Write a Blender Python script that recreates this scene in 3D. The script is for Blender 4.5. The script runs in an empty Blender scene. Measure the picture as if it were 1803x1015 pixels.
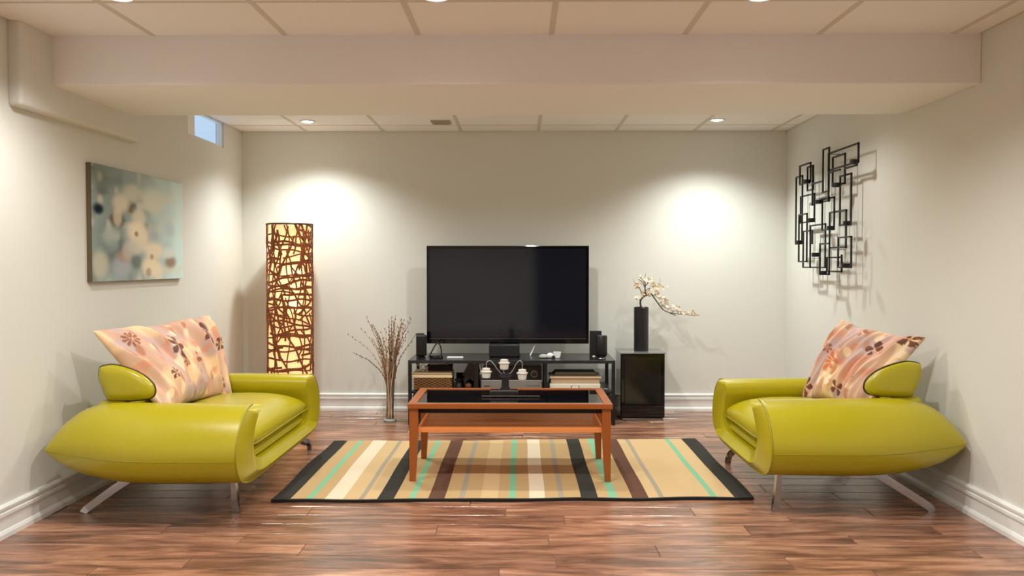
import bpy, bmesh, math, random
import numpy as np
from mathutils import Vector, Matrix
random.seed(7)
S = bpy.context.scene
COL = S.collection
PI = math.pi

# ------------------------------------------------------------ camera
cam_data = bpy.data.cameras.new('camera')
cam_data.sensor_width = 36.0
cam_data.lens = 36.0 * 1509.5 / 1803.0
cam_data.clip_start = 0.05
cam = bpy.data.objects.new('camera', cam_data)
COL.objects.link(cam)
cam.location = (0, 0, 1.125)
cam.rotation_euler = (PI / 2 - 0.0275, 0.0, 0.0098)
S.camera = cam

# ------------------------------------------------------------ world (daylight seen through the little window)
w = bpy.data.worlds.new('world'); S.world = w
w.use_nodes = True
w.node_tree.nodes['Background'].inputs[0].default_value = (0.30, 0.385, 0.49, 1)
w.node_tree.nodes['Background'].inputs[1].default_value = 1.0

S.view_settings.view_transform = 'Standard'
S.view_settings.look = 'None'
S.view_settings.gamma = 1.0
S.view_settings.use_curve_mapping = False
S.view_settings.exposure = 0.95
S.cycles.max_bounces = 10
S.cycles.diffuse_bounces = 6
S.cycles.sample_clamp_indirect = 4.0

# downlights: x, y, power, spot angle (deg)
DOWNLIGHTS = [
    (-1.52, 3.265, 30, 150), (-0.32, 3.275, 30, 150), (0.91, 3.285, 30, 150),
    (-0.95, 4.98, 15, 150), (0.1, 5.05, 30, 150), (1.35, 5.0, 13, 150),
    (-1.51, 6.09, 46, 134), (1.377, 6.05, 46, 134),
    (-1.3, 1.3, 34, 160), (0.9, 1.3, 34, 160), (-1.3, -0.9, 34, 160), (0.9, -0.9, 34, 160),  # unseen rows behind the viewer, added as fill light
]

# ------------------------------------------------------------ helpers
def lin(c):
    return tuple(((x / 255) / 12.92 if x / 255 <= .04045 else ((x / 255 + .055) / 1.055) ** 2.4) for x in c)

def new_mat(name):
    m = bpy.data.materials.new(name); m.use_nodes = True
    return m, m.node_tree, m.node_tree.nodes['Principled BSDF']

def mat(name, rgb, rough=.5, metal=0.0, spec=.5, coat=0.0, bump=None, vary=None, trans=0.0, ior=1.45):
    m, nt, b = new_mat(name)
    b.inputs['Base Color'].default_value = (*lin(rgb), 1)
    b.inputs['Roughness'].default_value = rough
    b.inputs['Metallic'].default_value = metal
    b.inputs['Specular IOR Level'].default_value = spec
    b.inputs['Coat Weight'].default_value = coat
    b.inputs['IOR'].default_value = ior
    b.inputs['Transmission Weight'].default_value = trans
    tc = nt.nodes.new('ShaderNodeTexCoord')
    if vary:
        sc, amt = vary
        n = nt.nodes.new('ShaderNodeTexNoise'); n.inputs['Scale'].default_value = sc; n.inputs['Detail'].default_value = 5
        mx = nt.nodes.new('ShaderNodeMix'); mx.data_type = 'RGBA'
        a = lin(rgb)
        mx.inputs['A'].default_value = (*[x * (1 - amt) for x in a], 1)
        mx.inputs['B'].default_value = (*[min(1, x * (1 + amt)) for x in a], 1)
        nt.links.new(tc.outputs['Object'], n.inputs['Vector'])
        nt.links.new(n.outputs['Fac'], mx.inputs['Factor'])
        nt.links.new(mx.outputs['Result'], b.inputs['Base Color'])
    if bump:
        sc, st = bump
        n = nt.nodes.new('ShaderNodeTexNoise'); n.inputs['Scale'].default_value = sc; n.inputs['Detail'].default_value = 4
        bp = nt.nodes.new('ShaderNodeBump'); bp.inputs['Strength'].default_value = st; bp.inputs['Distance'].default_value = .002
        nt.links.new(tc.outputs['Object'], n.inputs['Vector'])
        nt.links.new(n.outputs['Fac'], bp.inputs['Height'])
        nt.links.new(bp.outputs['Normal'], b.inputs['Normal'])
    return m

def emis(name, rgb, strength):
    m, nt, b = new_mat(name)
    b.inputs['Base Color'].default_value = (*lin(rgb), 1)
    b.inputs['Emission Color'].default_value = (*lin(rgb), 1)
    b.inputs['Emission Strength'].default_value = strength
    return m

def vcol_mat(name, rough=.8, spec=.3, bump=(300, .3), sheen=0.0):
    m = mat(name, (200, 200, 200), rough, spec=spec, bump=bump)
    nt = m.node_tree; b = nt.nodes['Principled BSDF']
    a = nt.nodes.new('ShaderNodeVertexColor'); a.layer_name = 'print'
    nt.links.new(a.outputs['Color'], b.inputs['Base Color'])
    b.inputs['Sheen Weight'].default_value = sheen
    return m

def thin_glass(name, tint=(1, 1, 1), ior=1.5, rough=0.0):
    m = bpy.data.materials.new(name); m.use_nodes = True
    nt = m.node_tree; nt.nodes.clear()
    o = nt.nodes.new('ShaderNodeOutputMaterial'); mx = nt.nodes.new('ShaderNodeMixShader')
    t = nt.nodes.new('ShaderNodeBsdfTransparent'); g = nt.nodes.new('ShaderNodeBsdfGlossy'); f = nt.nodes.new('ShaderNodeFresnel')
    t.inputs[0].default_value = (*tint, 1); g.inputs['Roughness'].default_value = rough; f.inputs['IOR'].default_value = ior
    ge = nt.nodes.new('ShaderNodeNewGeometry'); sb = nt.nodes.new('ShaderNodeMath'); sb.operation = 'SUBTRACT'; sb.inputs[0].default_value = 1.0
    ml = nt.nodes.new('ShaderNodeMath'); ml.operation = 'MULTIPLY'
    nt.links.new(ge.outputs['Backfacing'], sb.inputs[1]); nt.links.new(sb.outputs[0], ml.inputs[0]); nt.links.new(f.outputs[0], ml.inputs[1])
    nt.links.new(ml.outputs[0], mx.inputs[0]); nt.links.new(t.outputs[0], mx.inputs[1]); nt.links.new(g.outputs[0], mx.inputs[2])
    nt.links.new(mx.outputs[0], o.inputs[0])
    return m

ORIG = {}
def world_of(o):
    return ORIG.get(o.name, Vector((0, 0, 0)))

def thing(name, label, cat, loc=(0, 0, 0), group=None):
    o = bpy.data.objects.new(name, None); COL.objects.link(o)
    o.empty_display_size = .1
    o.location = loc; ORIG[o.name] = Vector(loc)
    return tag(o, label, cat, group)

def tag(o, label, cat, group=None):
    o['label'] = label; o['category'] = cat
    if group: o['group'] = group
    return o

class MB:
    """collects shapes (world coordinates) into one bmesh"""
    def __init__(s): s.bm = bmesh.new()
    def box(s, x0, x1, y0, y1, z0, z1, bev=0, seg=2):
        r = bmesh.ops.create_cube(s.bm, size=1)
        vs = r['verts']
        for v in vs:
            v.co = Vector(((x0 + x1) / 2 + v.co.x * (x1 - x0), (y0 + y1) / 2 + v.co.y * (y1 - y0), (z0 + z1) / 2 + v.co.z * (z1 - z0)))
        if bev:
            es = list({e for v in vs for e in v.link_edges})
            bmesh.ops.bevel(s.bm, geom=es, offset=bev, segments=seg, affect='EDGES', profile=.6)
        return s
    def rings(s, rings, cap=True, closed=True):
        """loft through rings of points"""
        R = [[s.bm.verts.new(p) for p in r] for r in rings]
        n = len(R[0])
        for a, b in zip(R, R[1:]):
            for i in range(n if closed else n - 1):
                j = (i + 1) % n
                try: s.bm.faces.new((a[i], a[j], b[j], b[i]))
                except ValueError: pass
        if cap:
            s.bm.faces.new(list(reversed(R[0]))); s.bm.faces.new(R[-1])
        return s
    def tube(s, pts, r, n=8, cap=True, closed_path=False):
        pts = [Vector(p) for p in pts]
        rs = r if isinstance(r, (list, tuple)) else [r] * len(pts)
        rings = []; up = None
        for i, p in enumerate(pts):
            if closed_path: t = pts[(i + 1) % len(pts)] - pts[i - 1]
            else: t = pts[min(i + 1, len(pts) - 1)] - pts[max(i - 1, 0)]
            t.normalize()
            if up is None: up = Vector((0, 0, 1)) if abs(t.z) < .9 else Vector((1, 0, 0))
            a = t.cross(up)
            if a.length < 1e-4: a = t.cross(Vector((0, 1, 0)))
            a.normalize(); b = a.cross(t).normalized(); up = b
            rings.append([p + (a * math.cos(2 * PI * k / n) + b * math.sin(2 * PI * k / n)) * rs[i] for k in range(n)])
        if closed_path:
            rings.append(rings[0]); cap = False
        return s.rings(rings, cap)
    def lathe(s, x, y, prof, n=32, cap=True):
        return s.rings([[(x + r * math.cos(2 * PI * k / n), y + r * math.sin(2 * PI * k / n), z) for k in range(n)] for r, z in prof], cap)
    def bar(s, pts, w, d, up=(0, 0, 1)):
        """swept rectangle: w across (side), d along up-ish; w, d may be lists"""
        pts = [Vector(p) for p in pts]; rings = []
        for i, p in enumerate(pts):
            t = (pts[min(i + 1, len(pts) - 1)] - pts[max(i - 1, 0)]).normalized()
            a = t.cross(Vector(up)).normalized(); b = a.cross(t).normalized()
            ww = (w[i] if isinstance(w, (list, tuple)) else w) / 2; dd = (d[i] if isinstance(d, (list, tuple)) else d) / 2
            rings.append([p + a * ww + b * dd, p - a * ww + b * dd, p - a * ww - b * dd, p + a * ww - b * dd])
        return s.rings(rings)
    def build(s, name, m, parent=None, smooth=False, kind=None, label=None, origin=None, angle=None):
        bmesh.ops.recalc_face_normals(s.bm, faces=s.bm.faces)
        me = bpy.data.meshes.new(name)
        o0 = world_of(parent) if parent is not None else Vector(origin or (0, 0, 0))
        if origin is not None and parent is None: o0 = Vector(origin)
        for v in s.bm.verts: v.co -= o0
        s.bm.to_mesh(me); s.bm.free()
        me.materials.append(m)
        if smooth:
            me.shade_smooth()
            if angle is not None:
                me.set_sharp_from_angle(angle=math.radians(angle))
        o = bpy.data.objects.new(name, me); COL.objects.link(o)
        if parent is not None: o.parent = parent
        else: o.location = o0
        ORIG[o.name] = o0
        if kind: o['kind'] = kind
        if label: o['label'] = label
        return o

def bez(pts, n):
    """Catmull-Rom through points"""
    P = [Vector(p) for p in pts]; out = []
    P = [P[0] * 2 - P[1]] + P + [P[-1] * 2 - P[-2]]
    segs = len(P) - 3
    for k in range(n):
        t = k / (n - 1) * segs; i = min(int(t), segs - 1); t -= i
        a, b, c, d = P[i:i + 4]
        out.append(.5 * ((2 * b) + (c - a) * t + (2 * a - 5 * b + 4 * c - d) * t * t + (3 * b - a - 3 * c + d) * t ** 3))
    return out

# ------------------------------------------------------------ materials
M_WALL = mat('greige_wall_paint', (217, 217, 210), .75, spec=.25, bump=(260, .15))
M_BEAM = mat('off_white_bulkhead_paint', (236, 235, 233), .7, spec=.25, bump=(260, .1))
M_TRIM = mat('white_gloss_trim', (236, 238, 236), .3, spec=.5)
M_TILE = mat('ceiling_tile', (242, 239, 236), .9, spec=.1, bump=(500, .5))
M_TBAR = mat('ceiling_grid_metal', (210, 203, 190), .5, spec=.3)
M_LEATHER = mat('lime_leather', (172, 160, 17), .30, spec=.6, coat=.2, bump=(220, .22), vary=(3, .05))
M_PIPE = mat('lime_leather_piping', (150, 142, 22), .4)
M_CHROME = mat('brushed_chrome', (168, 170, 174), .14, metal=1)
M_BLACK = mat('black_satin', (20, 20, 23), .35)
M_BLACKG = mat('black_gloss', (10, 10, 12), .06, spec=.6)
M_BLACKM = mat('black_matte', (22, 22, 24), .7)
M_WOODT = mat('cherry_table_wood', (152, 82, 32), .3, spec=.5, vary=(9, .16))
M_SILVER = mat('silver_plastic', (150, 152, 152), .35, metal=.6)
M_WHITEP = mat('white_plastic', (228, 230, 230), .4)
M_GLASS = thin_glass('clear_glass', (.96, .98, .97), 1.45)
M_TABLEGLASS = thin_glass('tinted_table_glass', (.46, .47, .50), 3.0)
M_IRON = mat('black_iron', (14, 12, 12), .45)
M_RATTAN = mat('brown_rattan_strip', (134, 70, 28), .55, vary=(40, .25))

def tex_node(nt, kind): return nt.nodes.new('ShaderNodeTex' + kind)

def plank_material():
    m, nt, b = new_mat('hand_scraped_brown_wood')
    L = nt.links.new
    geo = nt.nodes.new('ShaderNodeNewGeometry'); info = nt.nodes.new('ShaderNodeObjectInfo')
    mp = nt.nodes.new('ShaderNodeMapping'); mp.inputs['Scale'].default_value = (1.0, 6.0, 1.0)
    comb = nt.nodes.new('ShaderNodeCombineXYZ')
    mul = nt.nodes.new('ShaderNodeMath'); mul.operation = 'MULTIPLY'; mul.inputs[1].default_value = 37.0
    L(info.outputs['Random'], mul.inputs[0]); L(mul.outputs[0], comb.inputs[0]); L(mul.outputs[0], comb.inputs[2])
    L(comb.outputs[0], mp.inputs['Location']); L(geo.outputs['Position'], mp.inputs['Vector'])
    n1 = tex_node(nt, 'Noise'); n1.inputs['Scale'].default_value = 2.6; n1.inputs['Detail'].default_value = 7; n1.inputs['Roughness'].default_value = .62; n1.inputs['Distortion'].default_value = .5
    L(mp.outputs[0], n1.inputs['Vector'])
    cr = nt.nodes.new('ShaderNodeValToRGB'); e = cr.color_ramp.elements
    e[0].position = .30; e[0].color = (*lin((72, 50, 40)), 1)
    e[1].position = .74; e[1].color = (*lin((198, 154, 126)), 1)
    k = cr.color_ramp.elements.new(.45); k.color = (*lin((128, 88, 68)), 1)
    k = cr.color_ramp.elements.new(.57); k.color = (*lin((164, 118, 92)), 1)
    L(n1.outputs['Fac'], cr.inputs[0])
    mp2 = nt.nodes.new('ShaderNodeMapping'); mp2.inputs['Scale'].default_value = (1.0, 22.0, 1.0)
    L(geo.outputs['Position'], mp2.inputs['Vector'])
    n2 = tex_node(nt, 'Noise'); n2.inputs['Scale'].default_value = 9; n2.inputs['Detail'].default_value = 5
    L(mp2.outputs[0], n2.inputs['Vector'])
    hs = nt.nodes.new('ShaderNodeHueSaturation'); L(cr.outputs[0], hs.inputs['Color'])
    mr = nt.nodes.new('ShaderNodeMapRange'); mr.inputs['To Min'].default_value = .78; mr.inputs['To Max'].default_value = 1.2
    L(info.outputs['Random'], mr.inputs['Value'])
    m2 = nt.nodes.new('ShaderNodeMath'); m2.operation = 'MULTIPLY'
    mr2 = nt.nodes.new('ShaderNodeMapRange'); mr2.inputs['To Min'].default_value = .7; mr2.inputs['To Max'].default_value = 1.3
    L(n2.outputs['Fac'], mr2.inputs['Value']); L(mr.outputs[0], m2.inputs[0]); L(mr2.outputs[0], m2.inputs[1])
    L(m2.outputs[0], hs.inputs['Value'])
    L(hs.outputs[0], b.inputs['Base Color'])
    rr = nt.nodes.new('ShaderNodeMapRange'); rr.inputs['To Min'].default_value = .13; rr.inputs['To Max'].default_value = .30
    L(n2.outputs['Fac'], rr.inputs['Value']); L(rr.outputs[0], b.inputs['Roughness'])
    b.inputs['Specular IOR Level'].default_value = .8
    bp = nt.nodes.new('ShaderNodeBump'); bp.inputs['Strength'].default_value = .25; bp.inputs['Distance'].default_value = .003
    ad = nt.nodes.new('ShaderNodeMath'); ad.operation = 'ADD'; L(n1.outputs['Fac'], ad.inputs[0]); L(n2.outputs['Fac'], ad.inputs[1])
    L(ad.outputs[0], bp.inputs['Height']); L(bp.outputs[0], b.inputs['Normal'])
    return m
M_FLOOR = plank_material()
M_JOINT = mat('floor_joint', (128, 96, 76), .4)

# ------------------------------------------------------------ room shell
XL, XR, YB, YN, ZC = -2.136, 2.03, 6.573, -2.4, 2.146
T = .06
def struct(mb, name, m, **k):
    return mb.build(name, m, kind='structure', **k)

# floor: a joint-coloured slab with individual planks in the area that can be seen
floor = struct(MB().box(XL - T, XR + T, YN - T, YB + T, -.08, -.004), 'floor', M_JOINT)
PW = .1345
row = 0; y = 3.139 - 9 * PW
while y < YB:
    y1 = min(y + PW, YB)
    x = XL - random.uniform(0, 1.1)
    while x < XR:
        Lp = random.uniform(.75, 1.6)
        a, b_ = max(x, XL), min(x + Lp, XR)
        if b_ - a > .05:
            MB().box(a + .0015, b_ - .0015, y + .0018, y1 - .0018, -.02, 0, bev=.0018, seg=1).build('floor_plank', M_FLOOR, floor)
        x += Lp
    y = y1; row += 1
MB().box(XL, XR, YN, 3.139 - 9 * PW, -.02, 0).build('floor_boards', M_FLOOR, floor, kind='stuff')

WY0, WY1, WZ0 = 5.50, 6.18, 1.965
wl = MB()
wl.box(XL - T, XL, YN - T, WY0, 0, ZC + .02); wl.box(XL - T, XL, WY1, YB + T, 0, ZC + .02); wl.box(XL - T, XL, WY0, WY1, 0, WZ0)
wall_left = struct(wl, 'wall_left', M_WALL)
wall_right = struct(MB().box(XR, XR + T, YN - T, YB + T, 0, ZC + .02), 'wall_right', M_WALL)
wall_back = struct(MB().box(XL, XR, YB, YB + T, 0, ZC + .02), 'wall_back', M_WALL)
wall_front = struct(MB().box(XL, XR, YN - T, YN, 0, ZC + .02), 'wall_front', M_WALL)

# window (daylight) high in the left wall
win = MB(); fx0, fx1 = XL - .045, XL + .004
win.box(fx0, fx1, WY0, WY0 + .12, WZ0, ZC, bev=.003); 
win.box(fx0, XL - .012, WY1 - .015, WY1, WZ0, ZC); win.box(fx0, XL - .012, WY0 + .12, WY1 - .015, WZ0, WZ0 + .012); win.box(fx0, XL - .012, WY0 + .12, WY1 - .015, ZC - .012, ZC)
window = struct(win, 'window_1', M_TRIM)
MB().box(XL - .02, XL - .016, WY0 + .12, WY1 - .015, WZ0 + .012, ZC - .012).build('pane', thin_glass('window_glass', (.95, .98, 1), 1.2), window)

# unseen dark slab added behind the viewer, for the screen to mirror
added_door = struct(MB().box(.25, 1.35, YN, YN + .04, 0, 2.0, bev=.004), 'added_door_1', mat('added_dark_door', (32, 20, 15), .4))
MB().lathe(1.25, YN + .075, [(.0, .97), (.02, .975), (.028, .99), (.02, 1.005), (.0, 1.01)], 16, cap=False).build('door_knob', M_CHROME, added_door, smooth=True)

# ceiling: grid bars with individual tiles
TS = .5896; TX0 = .1364; TY0 = 3.3359
ceiling = struct(MB().box(XL - T, XR + T, YN - T, YB + T, ZC + .012, ZC + .06), 'ceiling', M_TBAR)
xs = [TX0 + k * TS for k in range(-4, 5)]; ys = [TY0 + k * TS for k in range(-10, 7)]
tile_mesh = {}
def tile(x0, x1, y0, y1):
    key = (round(x1 - x0, 3), round(y1 - y0, 3)); cx, cy = (x0 + x1) / 2, (y0 + y1) / 2
    if key not in tile_mesh:
        o = MB().box(-(x1 - x0) / 2, (x1 - x0) / 2, -(y1 - y0) / 2, (y1 - y0) / 2, -.004, .012, bev=.002, seg=1).build('ceiling_tile', M_TILE, None)
        o.parent = ceiling; o.location = (cx, cy, ZC); tile_mesh[key] = o
    else:
        o = tile_mesh[key].copy(); COL.objects.link(o); o.parent = ceiling; o.location = (cx, cy, ZC)
xe = [XL] + [x for x in xs if XL + .03 < x < XR - .03] + [XR]
ye = [YN] + [y_ for y_ in ys if YN + .03 < y_ < YB - .03] + [YB]
for i in range(len(xe) - 1):
    for j in range(len(ye) - 1):
        tile(xe[i] + .008, xe[i + 1] - .008, ye[j] + .007, ye[j + 1] - .007)
for x in xe[1:-1]:
    MB().box(x - .012, x + .012, YN, YB, ZC - .006, ZC + .012).build('grid_bar', M_TBAR, ceiling)
for y_ in ye[1:-1]:
    MB().box(XL, XR, y_ - .010, y_ + .010, ZC - .0055, ZC + .012).build('grid_bar', M_TBAR, ceiling)
for a in ((XL, XL + .015, YN, YB), (XR - .015, XR, YN, YB), (XL, XR, YB - .015, YB), (XL, XR, YN, YN + .015)):
    MB().box(a[0], a[1], a[2], a[3], ZC - .005, ZC + .012).build('wall_angle', M_TBAR, ceiling)

# bulkhead beam across the room and the small soffit along the left wall
BY0, BY1, BZ = 3.82, 4.60, 1.923
beam = MB()
beam.box(XL, XR, BY0, BY1, BZ, ZC + .01, bev=.006, seg=2)
struct(beam, 'trim_1', M_BEAM, label='wide off-white bulkhead beam crossing the ceiling')
sof = MB(); sof.box(XL - .01, XL + .055, 3.575, 4.70, 1.79, ZC + .01, bev=.02, seg=4)
struct(sof, 'trim_2', M_WALL, label='narrow greige soffit along the top of the left wall', smooth=True, angle=35)

# baseboards with the moulded profile
PROF = [(0, 0), (.024, 0), (.024, .018), (.018, .028), (.013, .032), (.013, .078), (.016, .084), (.020, .090), (.020, .102), (.012, .106), (.011, .111), (.019, .116), (.020, .126), (.014, .132), (0, .134)]
def base(name, p0, p1, nrm):
    p0, p1, nrm = Vector(p0), Vector(p1), Vector(nrm)
    MBb = MB().rings([[p + nrm * d + Vector((0, 0, z)) for d, z in PROF] for p in (p0, p1)])
    struct(MBb, name, M_TRIM)
base('baseboard_left', (XL, YN, 0), (XL, YB, 0), (1, 0, 0))
base('baseboard_right', (XR, YN, 0), (XR, YB, 0), (-1, 0, 0))
base('baseboard_back', (XL, YB, 0), (XR, YB, 0), (0, -1, 0))
base('baseboard_front', (XL, YN, 0), (.25, YN, 0), (0, 1, 0))

# ------------------------------------------------------------ downlights
M_BULB = emis('lit_bulb', (255, 250, 240), 14)
LAB = {0: 'round white recessed ceiling light nearest the left wall in front of the beam',
       1: 'round white recessed ceiling light in front of the beam, above the television',
       2: 'round white recessed ceiling light in front of the beam, toward the right wall',
       3: 'recessed ceiling light just behind the beam, above the left sofa side of the table',
       4: 'recessed ceiling light just behind the beam, above the coffee table',
       5: 'recessed ceiling light just behind the beam, above the right armchair side',
       6: 'recessed ceiling light near the back wall above the woven lamp',
       7: 'recessed ceiling light near the back wall above the black pedestal',
       8: 'added unseen fill downlight behind the viewer, first row, left', 9: 'added unseen fill downlight behind the viewer, first row, right',
       10: 'added unseen fill downlight behind the viewer, far row, left', 11: 'added unseen fill downlight behind the viewer, far row, right'}
for i, (x, y, pw, ang) in enumerate(DOWNLIGHTS):
    t = thing('recessed_light', LAB[i], 'ceiling light', (x, y, ZC - .004), 'recessed ceiling lights')
    MB().rings([[(x + r * math.cos(2 * PI * k / 32), y + r * math.sin(2 * PI * k / 32), z) for k in range(32)] for r, z in
                [(.056, ZC - .004), (.056, ZC - .010), (.046, ZC - .012), (.038, ZC - .006), (.036, ZC - .004)]], cap=False).build('trim_ring', M_WHITEP, t, smooth=True)
    MB().lathe(x, y, [(.036, ZC - .0045), (.034, ZC - .010), (.022, ZC - .015), (.006, ZC - .017)], 24).build('bulb', M_BULB, t, smooth=True)
    ld = bpy.data.lights.new('spot_beam', 'SPOT'); ld.energy = pw; ld.spot_size = math.radians(ang); ld.spot_blend = .7 if i not in (6, 7) else 1.0
    ld.shadow_soft_size = .035; ld.color = (1.0, .985, .94) if i < 6 or i > 7 else (.95, 1.0, .96)
    lo = bpy.data.objects.new('spot_beam', ld); COL.objects.link(lo); lo.parent = t; lo.location = (0, 0, -.055)

# vent grille
t = thing('ceiling_vent', 'small grey louvred vent in the ceiling tiles near the back wall', 'vent', (-.565, 6.13, ZC))
MB().box(-.635, -.495, 6.06, 6.20, ZC - .012, ZC - .004, bev=.002).build('frame', mat('vent_grey', (176, 164, 142), .5), t)
for k in range(5):
    MB().box(-.622, -.508, 6.075 + k * .024, 6.087 + k * .024, ZC - .018, ZC - .011).build('slat', mat('vent_slat', (170, 158, 138), .5) if k == 0 else bpy.data.materials['vent_slat'], t)

# ------------------------------------------------------------ rug
def poly_grid(name, xsv, ysv, fz, colf, thick, m, origin):
    """stripe sheet: colf(i) gives colour per column"""
    bm = bmesh.new(); lay = bm.loops.layers.float_color.new('print')
    nx, ny = len(xsv), len(ysv)
    V = [[bm.verts.new(fz(x, y_)) for y_ in ysv] for x in xsv]
    Bt = [[bm.verts.new(Vector(fz(x, y_)) - Vector((0, 0, thick))) for y_ in ysv] for x in xsv]
    def f(vs, c):
        fc = bm.faces.new(vs)
        for l in fc.loops: l[lay] = (*c, 1)
    for i in range(nx - 1):
        for j in range(ny - 1):
            f((V[i][j], V[i + 1][j], V[i + 1][j + 1], V[i][j + 1]), colf(i, j))
            f((Bt[i][j], Bt[i][j + 1], Bt[i + 1][j + 1], Bt[i + 1][j]), colf(i, j))
    d = lin((40, 40, 38))
    for i in range(nx - 1):
        f((V[i + 1][0], V[i][0], Bt[i][0], Bt[i + 1][0]), d); f((V[i][-1], V[i + 1][-1], Bt[i + 1][-1], Bt[i][-1]), d)
    for j in range(ny - 1):
        f((V[0][j], V[0][j + 1], Bt[0][j + 1], Bt[0][j]), d); f((V[-1][j + 1], V[-1][j], Bt[-1][j], Bt[-1][j + 1]), d)
    for v in bm.verts: v.co -= Vector(origin)
    me = bpy.data.meshes.new(name); bm.to_mesh(me); bm.free(); me.materials.append(m)
    o = bpy.data.objects.new(name, me); COL.objects.link(o); o.location = origin; ORIG[o.name] = Vector(origin)
    return o
TAN, TAN2, CRM, GRN, GRY, DRK, BRN = [lin(c) for c in ((186, 158, 114), (200, 173, 130), (220, 206, 180), (128, 182, 146), (160, 150, 130), (58, 57, 52), (100, 72, 58))]
px = [(475, DRK), (507, TAN), (534, GRN), (545, TAN), (567, CRM), (599, TAN2), (627, GRY), (636, TAN2), (660, DRK), (689, TAN), (715, GRN), (726, TAN), (749, BRN), (778, TAN), (803, GRY), (813, TAN),
      (842, TAN2), (872, TAN), (892, GRN), (904, TAN), (928, CRM), (956, TAN), (980, GRY), (990, TAN), (1020, DRK), (1050, TAN), (1070, GRN), (1085, TAN), (1111, BRN), (1140, TAN2), (1159, GRY), (1168, TAN2), (1252, GRN), (1263, TAN2), (1293, DRK), (1326, DRK)]
sx, sc_ = [], []
for k in range(len(px) - 1):
    a = (px[k][0] - 475) / 851; b = (px[k + 1][0] - 475) / 851
    sub = 1 if b - a < .02 else 3
    for q in range(sub):
        sx.append(a + (b - a) * q / sub); sc_.append(px[k][1])
sx.append(1.0)
ysn = [0, .012] + [k / 24 for k in range(1, 24)] + [.992, 1.0]
def rug_pt(u, v):
    x = -1.176 + 2.288 * u; yf = 4.0 + .07 * u; yb = 5.352 + .11 * u
    wav = .006 * math.sin(u * 23) * (1 - v) + .010 * math.sin(u * 11 + 1) * v
    z = .013 + .0012 * math.sin(u * 31 + v * 5)
    if u > .97 or u < .03: z += .003
    return (x + .006 * math.sin(v * 9) * (1 if u in (0, 1) else .3), yf + (yb - yf) * v + wav, z)
M_RUG = vcol_mat('woven_rug', .95, .1, (420, .9))
rug = poly_grid('area_rug', sx, ysn, rug_pt, lambda i, j: (DRK if j == 0 else sc_[i]), .012, M_RUG, (-.03, 4.7, 0))
tag(rug, 'striped flat-woven rug in tan, dark brown, cream and mint under the coffee table', 'rug')

# ------------------------------------------------------------ value noise for prints
class Noise2:
    def __init__(s, seed): s.g = np.random.RandomState(seed).rand(64, 64)
    def __call__(s, x, y):
        x = np.asarray(x, float); y = np.asarray(y, float)
        xi = np.floor(x).astype(int); yi = np.floor(y).astype(int); fx = x - xi; fy = y - yi
        fx = fx * fx * (3 - 2 * fx); fy = fy * fy * (3 - 2 * fy); g = s.g
        a = g[xi % 64, yi % 64]; b = g[(xi + 1) % 64, yi % 64]; c = g[xi % 64, (yi + 1) % 64]; d = g[(xi + 1) % 64, (yi + 1) % 64]
        return (a * (1 - fx) + b * fx) * (1 - fy) + (c * (1 - fx) + d * fx) * fy
def mixc(c, d, t): return c * (1 - t[..., None]) + np.array(d) * t[..., None]

def floral_print(U, V, L, H, flowers, seed):
    """peach cloth print; U, V in 0..1, L x H metres; returns linear rgb"""
    X, Y = U * L, V * H
    n1, n2, n3, n4 = Noise2(seed), Noise2(seed + 1), Noise2(seed + 2), Noise2(seed + 3)
    base = np.ones(U.shape + (3,)) * np.array(lin((214, 174, 150)))
    sm = lambda a, lo, hi: np.clip((a - lo) / (hi - lo), 0, 1)
    base = mixc(base, lin((244, 208, 164)), sm(n1(X * 16, Y * 7), .5, .75))
    base = mixc(base, lin((196, 170, 164)), sm(n2(X * 16 + Y * 6, Y * 8), .48, .7))
    base = mixc(base, lin((216, 146, 116)), sm(n3(X * 26 + Y * 8, Y * 16), .72, .84) * .7)
    base = mixc(base, lin((250, 226, 190)), sm(n4(X * 26, Y * 15), .74, .84) * .8)
    base = mixc(base, lin((186, 120, 72)), sm(n4(X * 34 + 7, Y * 9 + 3), .78, .86) * .75)
    for (fu, fv, r, kind, rot, npet) in flowers:
        dx = (X - fu * L) * 1.25; dy = Y - fv * H; d = np.hypot(dx, dy); a = np.arctan2(dy, dx) + rot
        pet = np.abs(np.cos(a * npet / 2))
        inside = (d < r * (0.35 + .65 * pet ** .6)) & (pet > .5) & (d > r * .12)
        c = {'brown': (96, 42, 20), 'rust': (150, 84, 44), 'coral': (216, 128, 92), 'cream': (246, 222, 184)}[kind]
        base = mixc(base, lin(c), inside * .92)
        if kind == 'coral': base = mixc(base, lin((120, 60, 30)), (d < r * .13) * .9)
        if kind == 'brown': base = mixc(base, lin((224, 170, 130)), (d < r * .12) * .9)
    return np.clip(base, 0, 1)

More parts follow.
